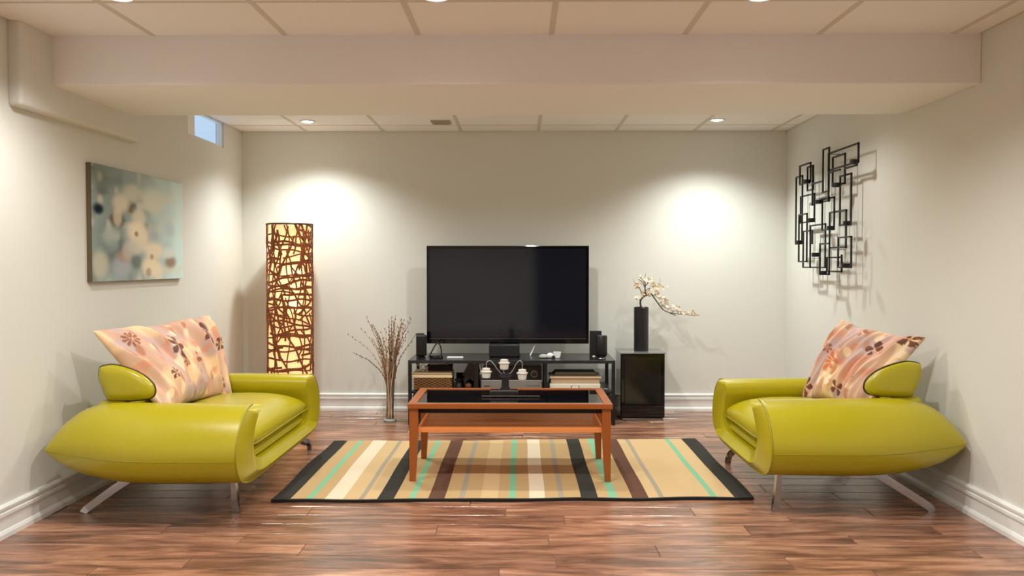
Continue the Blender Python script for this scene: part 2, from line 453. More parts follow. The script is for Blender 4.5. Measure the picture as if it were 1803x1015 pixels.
def pillow(name, BN, BF, TN, TF, thick, front, flowers, seed, parent=None, dent=0.0, nu=190, nv=110):
    """cushion spanned by four corner points; front = direction its printed face looks"""
    BN, BF, TN, TF = map(lambda p: np.array(p, float), (BN, BF, TN, TF))
    u = np.linspace(0, 1, nu); v = np.linspace(0, 1, nv); U, Vv = np.meshgrid(u, v, indexing='ij')
    L = np.linalg.norm(TF - TN); H = np.linalg.norm(TN - BN)
    P = ((1 - U) * (1 - Vv))[..., None] * BN + (U * (1 - Vv))[..., None] * BF + ((1 - U) * Vv)[..., None] * TN + (U * Vv)[..., None] * TF
    ctr = (BN + BF + TN + TF) / 4
    # sides drawn in between the pointed corners
    eu = 4 * U * (1 - U); ev = 4 * Vv * (1 - Vv)
    nrm = np.cross(BF - BN, TN - BN); nrm /= np.linalg.norm(nrm)
    if nrm @ np.array(front) < 0: nrm = -nrm
    along = (BF - BN) / np.linalg.norm(BF - BN); upv = (TN - BN) / np.linalg.norm(TN - BN)
    P = P + along * ((.5 - U) * 2 * ev * .03)[..., None] + upv * ((.5 - Vv) * 2 * eu * .03)[..., None]
    puff = (eu ** .42) * (ev ** .42)
    n1, n2 = Noise2(seed + 9), Noise2(seed + 11)
    fold = (n1(U * 15 + Vv * 3.0, Vv * 1.6) - .5) * .070 + (n2(U * 28 + Vv * 5, Vv * 2.4) - .5) * .034
    fold = fold * np.minimum(1, puff * 1.6)
    off = thick / 2 * puff
    F = P + nrm * (off + fold)[..., None] - nrm * (dent * puff * (Vv ** 2))[..., None]
    B = P - nrm * (off * .9)[..., None]
    rgb = floral_print(U, Vv, L, H, flowers, seed)
    rgbB = floral_print(U, Vv, L, H, [], seed)
    n = nu * nv
    co = np.concatenate([F.reshape(-1, 3), B.reshape(-1, 3)]); cl = np.concatenate([rgb.reshape(-1, 3), rgbB.reshape(-1, 3)])
    idx = np.arange(n).reshape(nu, nv)
    q = np.stack([idx[:-1, :-1], idx[1:, :-1], idx[1:, 1:], idx[:-1, 1:]], -1).reshape(-1, 4)
    faces = np.concatenate([q, q[:, ::-1] + n])
    origin = Vector(((BN + BF) / 2).tolist())
    me = bpy.data.meshes.new(name); me.from_pydata((co - np.array(origin)).tolist(), [], faces.tolist())
    ca = me.color_attributes.new('print', 'FLOAT_COLOR', 'POINT')
    ca.data.foreach_set('color', np.concatenate([cl, np.ones((2 * n, 1))], 1).astype(np.float32).ravel())
    bm = bmesh.new(); bm.from_mesh(me); bmesh.ops.remove_doubles(bm, verts=bm.verts, dist=1e-5); bmesh.ops.recalc_face_normals(bm, faces=bm.faces); bm.to_mesh(me); bm.free()
    me.shade_smooth(); me.materials.append(M_CLOTH)
    o = bpy.data.objects.new(name, me); COL.objects.link(o); o.location = origin
    return o
M_CLOTH = vcol_mat('floral_cloth', .6, .35, (600, .35), .15)

# ------------------------------------------------------------ lounge chairs
OUT = [(.235, .504), (.185, .500), (.125, .480), (.065, .437), (.022, .380), (.002, .320), (.008, .260), (.045, .205), (.105, .170), (.20, .152), (.34, .148)]
INN = [(.282, .494), (.302, .470), (.300, .435), (.280, .395), (.262, .355), (.252, .31), (.258, .275), (.28, .25), (.31, .235), (.36, .228), (.44, .226)]
TOPZ = [(0, .498), (.3, .503), (.60, .504), (.66, .502), (.72, .494), (.77, .478), (.81, .458), (.85, .426), (.88, .388), (.893, .360), (.90, .330)]
BOTZ = [(0, .158), (.3, .152), (.47, .153), (.59, .160), (.67, .172), (.74, .188), (.80, .208), (.85, .236), (.88, .262), (.893, .284), (.90, .308)]
def interp(tab, x):
    for (a, va), (b, vb) in zip(tab, tab[1:]):
        if x <= b: return va + (vb - va) * (x - a) / (b - a)
    return tab[-1][1]

def lounge_chair(name, label, side, XF, Y0, Y1, legs, group, dB=0.0):
    """side=-1: stands against the left wall, front looks to +x"""
    s = side
    X = lambda u: XF + s * u * (.965 if s < 0 else 1)
    t = thing(name, label, 'armchair', (X(.5), (Y0 + Y1) / 2, 0), group)
    outer = [(Y0 + a, z) for a, z in OUT]; inner = [(Y0 + a, z) for a, z in INN]
    mid = 9
    for k in range(1, mid):
        f = k / mid
        outer.append((Y0 + .34 + (Y1 - Y0 - .68) * f, .148)); inner.append((Y0 + .42 + (Y1 - Y0 - .84) * f, .226))
    outer += [(Y1 - a, z) for a, z in reversed(OUT)]; inner += [(Y1 - a, z) for a, z in reversed(INN)]
    # smooth both contours
    def sm(c, n=90):
        return [(p.x, p.y) for p in bez([(a, b, 0) for a, b in c], n)]
    outer, inner = sm(outer), sm(inner)
    ring = outer + inner[::-1]
    us = [0, .012, .03, .06] + [.06 + .52 * k / 8 for k in range(1, 9)] + [.62, .66, .70, .74, .77, .80, .825, .85, .87, .885, .890, .896, .90]
    yc = (Y0 + Y1) / 2
    def place(u, yy, z):
        tp, bt = interp(TOPZ, u), interp(BOTZ, u)
        z2 = bt + (z - .148) / (.503 - .148) * (tp - bt)
        # outer bulge softens toward the tail
        f = max(0, (u - .35) / .58); sh = .12 * f * f
        y2 = yy + (sh if yy < yc else -sh) * min(1, abs(yy - yc) / (yc - Y0)) ** 3
        return Vector((X(u), y2, z2))
    rings = [[place(u, a, z) for a, z in ring] for u in us]
    mb = MB(); bm = mb.bm
    R = [[bm.verts.new(p) for p in r] for r in rings]; n = len(ring)
    for a, b in zip(R, R[1:]):
        for i in range(n):
            bm.faces.new((a[i], a[(i + 1) % n], b[(i + 1) % n], b[i]))
    no = len(outer)
    for end, push in ((0, -.034), (-1, .012)):
        rg = R[end]; ms = []
        for i in range(no):
            a, b = rg[i].co, rg[n - 1 - i].co
            c = (a + b) / 2; ms.append(bm.verts.new(c + Vector((s * push, 0, 0))))
        for i in range(no - 1):
            bm.faces.new((rg[i], rg[i + 1], ms[i + 1], ms[i])); bm.faces.new((ms[i], ms[i + 1], rg[n - 2 - i], rg[n - 1 - i]))
        bm.faces.new((rg[0], ms[0], rg[n - 1])); bm.faces.new((rg[no - 1], rg[no], ms[no - 1]))
    shell = mb.build('arm_and_base_shell', M_LEATHER, t, smooth=True, angle=50)
    MB().tube([place(0, a, z) + Vector((-s * .001, 0, 0)) for a, z in outer[::2]], .0042, 6).build('piping', M_PIPE, shell, smooth=True)
    # seam along each outer arm side
    kk = [i for i, p in enumerate(outer) if i < no // 2 and abs(p[1] - .292) < .02]
    k0 = min(range(no // 2), key=lambda i: abs(outer[i][1] - .29) + (1 if outer[i][0] > Y0 + .1 else 0))
    for kx in (k0, no - 1 - k0):
        MB().tube([place(u, *outer[kx]) for u in us[:-2]], .0022, 5).build('seam', M_PIPE, shell, smooth=True)
    # seat cushion: rounded slab with a full front
    def cushion(nm, xa, xb, ya, yb, z0, z1, crown, roll, e=3.2):
        m_ = MB(); rg = []
        NU, NV = 44, 56
        for i in range(NU + 1):
            f = -1 + 2 * i / NU
            wy = (1 - abs(f) ** 7) ** .5
            rg_ = []
            for j in range(NV):
                a = 2 * PI * j / NV; ca, sa = math.cos(a), math.sin(a)
                cx = math.copysign(abs(ca) ** (2 / e), ca); cz = math.copysign(abs(sa) ** (2 / (e * roll)), sa)
                hx = (xb - xa) / 2; hz = (z1 - z0) / 2
                bul = crown * (1 - f * f) * (1 - cx * cx) * (1 if sa > 0 else 0)
                rg_.append(Vector(((xa + xb) / 2 + cx * hx * (.9 + .1 * wy), (ya + yb) / 2 + f * (yb - ya) / 2, (z0 + z1) / 2 + cz * hz * max(.15, wy) + bul)))
            rg.append(rg_)
        m_.rings(rg)
        return m_.build(nm, M_LEATHER, t, smooth=True)
    xa, xb = sorted((X(.0), X(.60)))
    sc = cushion('seat_cushion', xa, xb, Y0 + .245, Y1 - .245, .250, .408, .032, .66)
    zp = .318; fr = X(-.0035)
    MB().tube([(fr - s * .000, Y0 + .24, zp), (fr, Y0 + .30, zp - .004), (fr, yc, zp), (fr, Y1 - .30, zp - .004), (fr, Y1 - .24, zp)], .0035, 6).build('piping', M_PIPE, sc, smooth=True)
    xa, xb = sorted((X(.018), X(.55)))
    lc = cushion('lower_cushion', xa, xb, Y0 + .25, Y1 - .25, .205, .300, .0, .6)
    # wing-shaped back bolster, ends show as leaves
    SEC = [(.722, .655), (.690, .663), (.65, .664), (.585, .648), (.52, .620), (.475, .582), (.462, .548), (.470, .522), (.50, .507), (.58, .500), (.66, .500), (.69, .512), (.712, .56), (.728, .61)]
    YA, YZ = Y0 + .293, Y1 - .293
    cs = [Vector((X(u + dB), 0, z)) for u, z in SEC]; cs2 = bez([*cs, cs[0]], 45)[:-1]
    cen = sum(cs2, Vector()) / len(cs2)
    rg = []
    for f, k in ((0, .0), (.0, .55), (.006, .85), (.018, .955), (.035, 1.0), (.05, .97), (.09, .70), (.5, .62), (.91, .70), (.95, .97), (.965, 1.0), (.982, .955), (.994, .85), (1, .55), (1, .0)):
        rg.append([cen + (p - cen) * max(k, .02) + Vector((s * .052 * (1 if .08 < f < .92 else .0 if .05 < f < .95 else 0), YA + (YZ - YA) * f, 0)) for p in cs2])
    bk = MB().rings(rg).build('back_bolster', M_LEATHER, t, smooth=True)
    for yy in (YA + .035, YZ - .035):
        MB().tube([cen + (p - cen) * 1.005 + Vector((0, yy, 0)) for p in cs2], .0045, 6, closed_path=True).build('piping', M_IRON if False else mat('dark_piping', (62, 56, 18), .5) if 'dark_piping' not in bpy.data.materials else bpy.data.materials['dark_piping'], bk, smooth=True)
    # lower back panel that closes the seat behind
    xa, xb = sorted((X(.58 + dB), X(.74 + dB)))
    MB().box(xa, xb, Y0 + .30, Y1 - .30, .24, .505, bev=.05, seg=5).build('back_panel', M_LEATHER, t, smooth=True)
    # chrome legs
    for pts, wd, dp in legs:
        m_ = MB().bar(bez(pts, 12), wd, dp, up=(0, 1, 0))
        m_.build('leg', M_CHROME, t, smooth=True, angle=40)
    return t

def tp(a, b, n=12): return [a + (b - a) * k / (n - 1) for k in range(n)]
lounge_chair('lounge_chair', 'wide lime green leather lounge chair with chrome legs against the left wall', -1, -1.20, 3.575, 5.08,
    [([(-1.30, 3.84, .20), (-1.292, 3.84, .09), (-1.286, 3.84, 0)], tp(.018, .034), tp(.034, .022)),
     ([(-1.70, 3.86, .20), (-1.83, 3.85, .115), (-1.94, 3.84, .035), (-1.968, 3.835, .012), (-1.975, 3.83, 0)], tp(.036, .030), .024),
     ([(-1.36, 4.95, .18), (-1.30, 5.06, .075), (-1.284, 5.13, .055), (-1.28, 5.165, .03), (-1.28, 5.17, 0)], .024, .032),
     ([(-1.74, 4.88, .20), (-1.84, 4.95, .115), (-1.94, 5.02, .035), (-1.97, 5.04, 0)], .030, .024)], 'lime green lounge chairs', .03)
lounge_chair('lounge_chair', 'narrower lime green leather lounge chair with chrome legs against the right wall', 1, 1.105, 3.74, 4.90,
    [([(1.18, 3.90, .20), (1.172, 3.895, .09), (1.162, 3.89, 0)], tp(.020, .034), tp(.036, .022)),
     ([(1.58, 3.92, .20), (1.70, 3.905, .125), (1.81, 3.90, .055), (1.858, 3.895, .022), (1.872, 3.893, 0)], tp(.036, .034), .026),
     ([(1.26, 4.76, .18), (1.20, 4.79, .085), (1.178, 4.81, .05), (1.168, 4.82, 0)], .026, .030),
     ([(1.62, 4.70, .20), (1.72, 4.74, .115), (1.83, 4.80, .035), (1.86, 4.82, 0)], .030, .024)], 'lime green lounge chairs', .062)

p1 = pillow('cushion', (-1.69, 4.03, .42), (-1.60, 4.72, .40), (-2.0, 3.98, .815), (-1.755, 4.81, .845), .20, (1, 0, .3),
    [(.73, .68, .088, 'brown', .3, 8), (.36, .60, .092, 'brown', .9, 7), (.56, .42, .055, 'rust', .2, 5), (.10, .80, .045, 'rust', .4, 9), (.92, .56, .04, 'brown', 0, 6), (.36, .38, .03, 'rust', 0, 6),
     (.20, .30, .035, 'brown', 1, 5), (.55, .2, .03, 'coral', 0, 5), (.86, .12, .045, 'rust', .5, 5)], 5)
tag(p1, 'large peach floral cushion printed with brown daisies, on the left lounge chair', 'cushion', 'floral cushions')
p2 = pillow('cushion', (1.67, 4.15, .41), (1.50, 4.58, .41), (1.95, 4.13, .775), (1.72, 4.60, .83), .17, (-1, 0, .3),
    [(.66, .42, .075, 'coral', .3, 9), (.30, .72, .055, 'brown', .2, 4), (.52, .90, .045, 'rust', .6, 5), (.58, .17, .035, 'cream', .2, 3), (.96, .10, .055, 'brown', .1, 6), (.47, .12, .04, 'brown', .6, 4),
     (.06, .92, .05, 'brown', .9, 4), (.86, .58, .03, 'rust', 0, 6), (.28, .28, .035, 'rust', 0, 6)], 31, nu=150)
tag(p2, 'smaller peach floral cushion with one coral flower, on the right lounge chair', 'cushion', 'floral cushions')

# ------------------------------------------------------------ coffee table
tx0, tx1, ty0, ty1, tz = -.576, .470, 4.345, 4.915, .414
t = thing('coffee_table', 'orange cherry wood coffee table with a glass top, standing on the striped rug', 'coffee table', (-.053, 4.63, .013))
FW = .045
fr = MB(); fr.box(tx0, tx1, ty0, ty0 + .034, tz - .026, tz, bev=.003); fr.box(tx0, tx1, ty1 - .034, ty1, tz - .026, tz, bev=.003)
fr.build('front_and_back_rail', M_WOODT, t)
for xa, xb in ((tx0, tx0 + FW), (tx1 - FW, tx1)):
    MB().box(xa, xb, ty0 + .034, ty1 - .034, tz - .026, tz, bev=.003).build('side_rail', M_WOODT, t)
MB().box(tx0 + FW - .004, tx1 - FW + .004, ty0 + .030, ty1 - .030, tz - .010, tz - .004).build('glass_top', M_TABLEGLASS, t)
MB().box(tx0 + FW, tx1 - FW, ty0 + .034, ty0 + .046, tz - .009, tz - .0015).build('glass_lip', mat('pale_glass_edge', (196, 206, 200), .25), t)
for yy in (ty0 + .05, ty1 - .062):
    MB().box(tx0 + .05, tx1 - .05, yy, yy + .012, tz - .055, tz - .026).build('apron', M_BLACKM, t)
MB().box(tx0 + .045, tx1 - .045, ty0 + .03, ty1 - .03, .262, .286, bev=.003).build('lower_shelf', mat('lit_cherry_shelf', (226, 138, 76), .25, vary=(9, .1)), t)  # cherry wood lightened in colour, standing in for light reaching the shelf
for lx, ly, sx_, sy_ in ((tx0 + .008, ty0 + .012, 1, 1), (tx1 - .008, ty0 + .012, -1, 1), (tx0 + .008, ty1 - .012, 1, -1), (tx1 - .008, ty1 - .012, -1, -1)):
    a, b = .044, .030
    MB().rings([[(lx + sx_ * i, ly + sy_ * j, z) for i, j in ((0, 0), (q, 0), (q, q), (0, q))] for q, z in ((a, tz - .026), (a, .27), (b, .0135))]).build('leg', M_WOODT, t)

# candle holder on the table
t = thing('candle_holder', 'black stemmed candle holder with curved wires and three frosted cups on the coffee table', 'candle holder', (-.085, 4.64, tz))
MB().box(-.165, -.012, 4.62, 4.68, tz - .0005, tz + .022, bev=.003).build('base', M_BLACK, t)
MB().box(-.163, -.014, 4.622, 4.678, tz + .022, tz + .030, bev=.002).build('base_plate', M_CHROME, t)
MB().box(-.208, .104, 4.585, 4.612, tz - .0005, tz + .006, bev=.002).build('foot_bar', M_CHROME, t)
MB().rings([[(-.082 + i * q, 4.65 + j * q2, z) for i, j in ((-1, -1), (1, -1), (1, 1), (-1, 1))] for q, q2, z in ((.034, .014, .444), (.020, .012, .458), (.020, .010, .50), (.022, .010, .512), (.034, .008, .520), (.018, .006, .532))]).build('stem', M_BLACK, t)
cups = [(-.186, .508, .552), (-.088, .555, .600), (.010, .499, .545)]
for cx, z0, z1 in cups:
    c = MB().lathe(cx, 4.65, [(.021, z0), (.0235, z0 + .010), (.025, z1 - .018), (.030, z1 - .014), (.031, z1 - .008), (.022, z1 - .006), (.021, z1 + .008), (.012, z1 + .010)], 24).build('candle_cup', mat('frosted_white_glass', (222, 218, 210), .35, spec=.6, trans=.15) if 'frosted_white_glass' not in bpy.data.materials else bpy.data.materials['frosted_white_glass'], t, smooth=True, angle=40)
M_WIRE = mat('grey_wire', (150, 150, 150), .3, metal=.8)
for pts in ([(-.082, 4.652, .526), (-.105, 4.655, .532), (-.125, 4.66, .553), (-.148, 4.665, .585), (-.166, 4.665, .599), (-.184, 4.66, .590), (-.186, 4.655, .557)],
            [(-.082, 4.652, .526), (-.055, 4.655, .532), (-.04, 4.66, .550), (-.024, 4.665, .580), (-.006, 4.665, .599), (.010, 4.66, .588), (.010, 4.655, .552)],
            [(-.082, 4.652, .526), (-.092, 4.66, .54), (-.088, 4.66, .556)]):
    MB().tube(bez(pts, 24), .0026, 6).build('wire_arm', M_WIRE, t, smooth=True)

# ------------------------------------------------------------ media stand
sx0, sx1, sy0, sy1, sz = -.785, .662, 5.965, 6.46, .455
t = thing('media_stand', 'low black media stand with open shelves and dark drawers against the back wall', 'tv stand', (-.06, 6.2, 0))
MB().box(sx0, sx1, sy0, sy1, sz - .022, sz, bev=.002).build('top', mat('black_glass_top', (34, 36, 40), .22, spec=.6), t)
for x in (sx0, sx1 - .024):
    MB().box(x, x + .024, sy0, sy0 + .03, 0, sz - .022, bev=.002).build('leg', M_BLACK, t)
    MB().box(x, x + .024, sy1 - .03, sy1, 0, sz - .022, bev=.002).build('leg', M_BLACK, t)
for x in (-.317, .165):
    MB().box(x, x + .022, sy0 + .006, sy1 - .01, .2, sz - .022, bev=.002).build('divider', M_BLACK, t)
MB().box(sx0 + .024, sx1 - .024, sy0 + .006, sy1 - .004, .22, .238, bev=.002).build('middle_shelf', M_BLACK, t)
MB().box(sx0 + .024, sx1 - .024, sy0 + .006, sy1 - .004, .03, .05, bev=.002).build('bottom_shelf', M_BLACK, t)
for x0, x1 in ((sx0 + .03, -.319), (-.293, .163), (.189, sx1 - .03)):
    d = MB().box(x0, x1, sy0 + .01, sy0 + .40, .055, .212, bev=.003).build('drawer', M_BLACK, t)
    MB().box((x0 + x1) / 2 - .05, (x0 + x1) / 2 + .05, sy0 - .004, sy0 + .01, .13, .138, bev=.002).build('handle', M_SILVER, d)

# television
t = thing('television', 'large flat black television on the media stand', 'television', (-.094, 6.29, sz))
TX0, TX1, TZ0, TZ1 = -.688, .502, .543, 1.262
MB().box(TX0, TX1, 6.28, 6.325, TZ0, TZ1, bev=.004).build('casing', M_BLACKG, t)
MB().box(TX0 + .022, TX1 - .022, 6.277, 6.281, TZ0 + .045, TZ1 - .022).build('screen', mat('tv_screen', (20, 23, 32), .07, spec=.75), t)
MB().box(TX0 + .02, TX1 - .02, 6.2765, 6.281, TZ0 + .034, TZ0 + .0385).build('silver_trim', mat('tv_trim', (74, 76, 80), .35), t)
MB().box(TX0 + .2, TX1 - .2, 6.32, 6.36, TZ0 + .1, TZ1 - .1, bev=.01).build('rear_housing', M_BLACKM, t)
MB().box(-.14, -.06, 6.30, 6.33, sz + .01, TZ0 + .12, bev=.003).build('neck', M_BLACK, t)
MB().box(-.22, .0, 6.24, 6.40, sz, sz + .012, bev=.004).build('base', M_BLACKG, t)

# centre speaker
t = thing('centre_speaker', 'small black box speaker standing under the television centre', 'speaker', (-.115, 6.17, sz))
MB().box(-.226, -.006, 6.13, 6.21, sz + .004, sz + .098, bev=.012, seg=3).build('cabinet', M_BLACK, t, smooth=True, angle=40)
MB().box(-.222, -.010, 6.126, 6.132, sz + .010, sz + .086, bev=.002).build('grille', M_BLACKM, t)
MB().box(-.20, -.03, 6.14, 6.20, sz, sz + .006).build('foot', M_BLACK, t)
# left satellite
t = thing('satellite_speaker', 'slim black speaker at the left end of the media stand', 'speaker', (-.705, 6.12, sz))
MB().box(-.745, -.672, 6.09, 6.15, sz + .014, sz + .165, bev=.014, seg=4).build('cabinet', M_BLACK, t, smooth=True, angle=50)
MB().lathe(-.708, 6.12, [(.03, sz), (.03, sz + .006), (.012, sz + .016)], 20).build('base', M_BLACKG, t, smooth=True)
t = thing('panel_speaker', 'tall black slab speaker leaning behind the left satellite speaker', 'speaker', (-.72, 6.2, sz))
MB().box(-.755, -.70, 6.19, 6.23, sz, sz + .17, bev=.004).build('cabinet', mat('dark_brown_plastic', (38, 30, 26), .5), t)
# right pair
t = thing('flat_speaker', 'flat black rectangular speaker behind the round one on the stand', 'speaker', (.545, 6.24, sz))
MB().box(.505, .590, 6.22, 6.26, sz, sz + .186, bev=.004).build('cabinet', M_BLACKM, t)
t = thing('cylinder_speaker', 'round black speaker at the right end of the media stand', 'speaker', (.575, 6.10, sz))
MB().lathe(.578, 6.10, [(.026, sz + .010), (.036, sz + .018), (.040, sz + .035), (.040, sz + .158), (.036, sz + .164), (.01, sz + .165)], 40).build('cabinet', M_BLACK, t, smooth=True, angle=50)
MB().lathe(.578, 6.10, [(.032, sz), (.032, sz + .005), (.02, sz + .012)], 24).build('base', M_CHROME, t, smooth=True)
MB().lathe(.52, 6.06, [(.010, sz), (.014, sz + .01), (.014, sz + .022), (.004, sz + .028)], 16).build('knob', M_CHROME, t, smooth=True)

# little things on the stand top
t = thing('wire_stand', 'small black stand with two bent wires beside the left speaker', 'stand', (-.60, 6.12, sz))
MB().lathe(-.600, 6.12, [(.046, sz), (.048, sz + .006), (.044, sz + .017), (.02, sz + .020)], 28).build('base', M_BLACKG, t, smooth=True)
for pts in ([(-.655, 6.12, sz + .003), (-.635, 6.12, sz + .045), (-.61, 6.12, sz + .090), (-.59, 6.12, sz + .11)], [(-.566, 6.12, sz + .012), (-.567, 6.12, sz + .06), (-.575, 6.12, sz + .09), (-.59, 6.12, sz + .11)]):
    MB().tube(bez(pts, 12), .0045, 8).build('wire', M_BLACK, t, smooth=True)
t = thing('media_remote', 'thin white rectangular device lying on the stand left of the centre speaker', 'remote', (-.46, 6.13, sz))
MB().box(-.525, -.410, 6.10, 6.15, sz, sz + .008, bev=.003).build('body', M_WHITEP, t)
t = thing('white_cable', 'short white cable rising behind the media stand under the television', 'cable', (.1, 6.3, sz))
MB().tube(bez([(.070, 6.28, sz), (.082, 6.29, sz + .02), (.098, 6.30, sz + .055), (.112, 6.31, sz + .092)], 12), .0045, 8).build('cord', M_WHITEP, t, smooth=True)
t = thing('computer_mouse', 'rounded pale grey mouse on the stand right of the white cable', 'mouse', (.165, 6.12, sz))
MB().rings([[(.165 + .034 * k * math.cos(a), 6.12 + .026 * k * math.sin(a), sz + .002 + z) for a in [2 * PI * q / 24 for q in range(24)]] for k, z in ((.9, 0), (1, .006), (.95, .014), (.75, .021), (.4, .026), (.05, .027))]).build('shell', mat('pale_grey_plastic', (170, 170, 165), .35), t, smooth=True)
t = thing('game_controller', 'white controller with a black thumb stick on the stand top', 'controller', (.24, 6.12, sz))
MB().rings([[(.213 + .026 * k * math.cos(a), 6.115 + .024 * k * math.sin(a), sz + .002 + z) for a in [2 * PI * q / 20 for q in range(20)]] for k, z in ((.8, 0), (1, .012), (.95, .026), (.6, .034), (.1, .037))]).build('left_grip', M_WHITEP, t, smooth=True)
MB().rings([[(.262 + sxx * k, 6.12 + .02 * syy, sz + .002 + z) for sxx, syy in ((-1, -1), (1, -1), (1, 1), (-1, 1))] for k, z in ((.016, 0), (.024, .02), (.027, .042))]).build('right_grip', M_WHITEP, t)
MB().lathe(.237, 6.092, [(.010, sz + .004), (.012, sz + .014), (.008, sz + .02), (.002, sz + .021)], 16).build('thumb_stick', M_BLACK, t, smooth=True)

# ---- contents of the shelves
SH = .238
t = thing('wicker_basket', 'brown wicker basket on the left shelf of the media stand', 'basket', (-.618, 6.10, SH))
M_WICK = mat('wicker', (132, 92, 54), .7, vary=(90, .6))
wk = MB(); bx0, bx1, by0, by1 = -.745, -.492, 6.02, 6.22
def rect_loop(off, z, ph, nn=96):
    out = []; per = 2 * ((bx1 - bx0) + (by1 - by0))
    for k in range(nn):
        d = per * k / nn; wv = .006 * math.sin(k * PI / 2 + ph)
        a, b = bx1 - bx0, by1 - by0
        if d < a: p = (bx0 + d, by0 - off - wv)
        elif d < a + b: p = (bx1 + off + wv, by0 + d - a)
        elif d < 2 * a + b: p = (bx1 - (d - a - b), by1 + off + wv)
        else: p = (bx0 - off - wv, by1 - (d - 2 * a - b))
        out.append((p[0], p[1], z))
    return out
for k in range(9): wk.tube(rect_loop(0, SH + .008 + k * .0095, (k % 2) * PI), .0048, 6, closed_path=True)
wk.build('woven_wall', M_WICK, t, smooth=True)
MB().box(bx0 + .004, bx1 - .004, by0 + .004, by1 - .004, SH, SH + .08).build('liner', mat('dark_lining', (60, 42, 28), .8), t)
t = thing('wooden_tray', 'shallow cream tray lying on top of the wicker basket', 'tray', (-.62, 6.10, .326))
MB().box(-.766, -.480, 6.01, 6.23, .3265, .344, bev=.003).build('lower_tray', mat('cream_wood', (222, 204, 170), .5), t)
MB().box(-.762, -.484, 6.02, 6.22, .344, .362, bev=.003).build('upper_tray', mat('pale_cream_wood', (206, 182, 146), .5), t)
t = thing('toy_box', 'dark box lying at the back of the cream tray', 'box', (-.60, 6.18, .362))
MB().box(-.665, -.49, 6.14, 6.20, .3622, .395, bev=.003).build('body', mat('dark_brown_box', (50, 38, 28), .6), t)
MB().box(-.668, -.487, 6.137, 6.203, .395, .404, bev=.002).build('lid', M_BLACKM, t)
t = thing('white_scissors', 'white looped scissors standing in the cream tray', 'scissors', (-.71, 6.07, .362))
for dx in (-.018, .016):
    MB().tube([(-.708 + dx + .014 * math.cos(a), 6.07, .392 + .022 * math.sin(a)) for a in [2 * PI * q / 20 for q in range(20)]], .004, 6, closed_path=True).build('handle', M_WHITEP, t, smooth=True)
MB().box(-.712, -.704, 6.067, 6.073, .3622, .375).build('blade', M_CHROME, t)
t = thing('wooden_spool', 'small wooden spool figure standing in the cream tray', 'spool', (-.665, 6.06, .362))
MB().lathe(-.663, 6.06, [(.009, .3622), (.010, .368), (.005, .374), (.005, .388), (.011, .394), (.012, .402), (.003, .408)], 16).build('body', mat('spool_wood', (176, 140, 100), .5), t, smooth=True)
t = thing('metal_rod', 'thin pale metal rod with a round end lying across the tray', 'rod', (-.59, 6.08, .39))
MB().tube([(-.648, 6.12, .4055), (-.60, 6.12, .4075), (-.527, 6.12, .4095)], .0035, 8).build('shaft', M_CHROME, t, smooth=True)
MB().lathe(-.523, 6.12, [(.001, .401), (.008, .404), (.009, .410), (.006, .416), (.001, .418)], 12).build('tip', M_CHROME, t, smooth=True)
t = thing('glass_jar', 'clear glass jar with dark contents on the left shelf beside the basket', 'jar', (-.44, 6.08, SH))
MB().lathe(-.437, 6.08, [(.028, SH + .001), (.031, SH + .01), (.031, SH + .05), (.026, SH + .06)], 24, cap=False).build('glass', M_GLASS, t, smooth=True)
MB().lathe(-.437, 6.08, [(.026, SH + .001), (.027, SH + .02), (.02, SH + .045), (.004, SH + .05)], 20).build('contents', mat('dark_stones', (46, 40, 40), .5), t, smooth=True)
MB().lathe(-.437, 6.08, [(.030, SH + .060), (.030, SH + .072), (.01, SH + .076)], 20).build('lid', M_BLACK, t, smooth=True)
t = thing('small_bowl', 'small clear bowl of brown pieces on the left shelf, right of the jar', 'bowl', (-.36, 6.07, SH))
MB().lathe(-.368, 6.07, [(.018, SH + .001), (.03, SH + .014), (.034, SH + .036)], 24, cap=False).build('glass', M_GLASS, t, smooth=True)
MB().lathe(-.368, 6.07, [(.016, SH + .002), (.028, SH + .016), (.026, SH + .034), (.012, SH + .044), (.003, SH + .05)], 16).build('contents', mat('brown_pieces', (110, 66, 40), .6), t, smooth=True)
t = thing('picture_stand', 'black tilted frame leaning against the left divider of the media stand', 'frame', (-.34, 6.13, SH))
m_ = MB().bar([(-.405, 6.16, SH + .002), (-.325, 6.16, SH + .165)], .012, .10, up=(1, 0, 0)); m_.build('frame', M_BLACKG, t)
t = thing('magazine', 'dark folded magazine standing at the back of the left shelf', 'magazine', (-.41, 6.3, SH))
MB().box(-.475, -.345, 6.33, 6.345, SH, SH + .085, bev=.002).build('pages', M_BLACKM, t)

t = thing('disc_player', 'silver disc player on the middle shelf of the media stand', 'disc player', (-.06, 6.15, SH))
MB().box(-.278, .152, 6.02, 6.34, SH + .004, SH + .072, bev=.003).build('case', M_SILVER, t)
MB().box(-.255, -.215, 6.017, 6.021, SH + .028, SH + .033).build('disc_slot', M_BLACK, t)
for k in range(7):
    MB().lathe(0, 0, [(.0035, 0), (.0035, .003)], 10).build('button', M_BLACK, t)
    o = [c for c in t.children if c.name.startswith('button')][-1]; o.rotation_euler = (PI / 2, 0, 0)
    o.location = Vector((.05 + k * .013, 6.021, SH + .032)) - ORIG[t.name] ; o.data.transform(Matrix.Translation(ORIG[t.name]))
t = thing('receiver', 'black audio receiver with a round knob stacked on the silver disc player', 'receiver', (-.05, 6.16, .31))
MB().box(-.262, .150, 6.03, 6.34, SH + .076, SH + .172, bev=.003).build('case', M_BLACKG, t)
for rr, zz in ((.024, 0),):
    o = MB().tube([(.098 + .022 * math.cos(a), 6.026, .352 + .022 * math.sin(a)) for a in [2 * PI * q / 28 for q in range(28)]], .0028, 6, closed_path=True).build('knob_ring', M_SILVER, t, smooth=True)
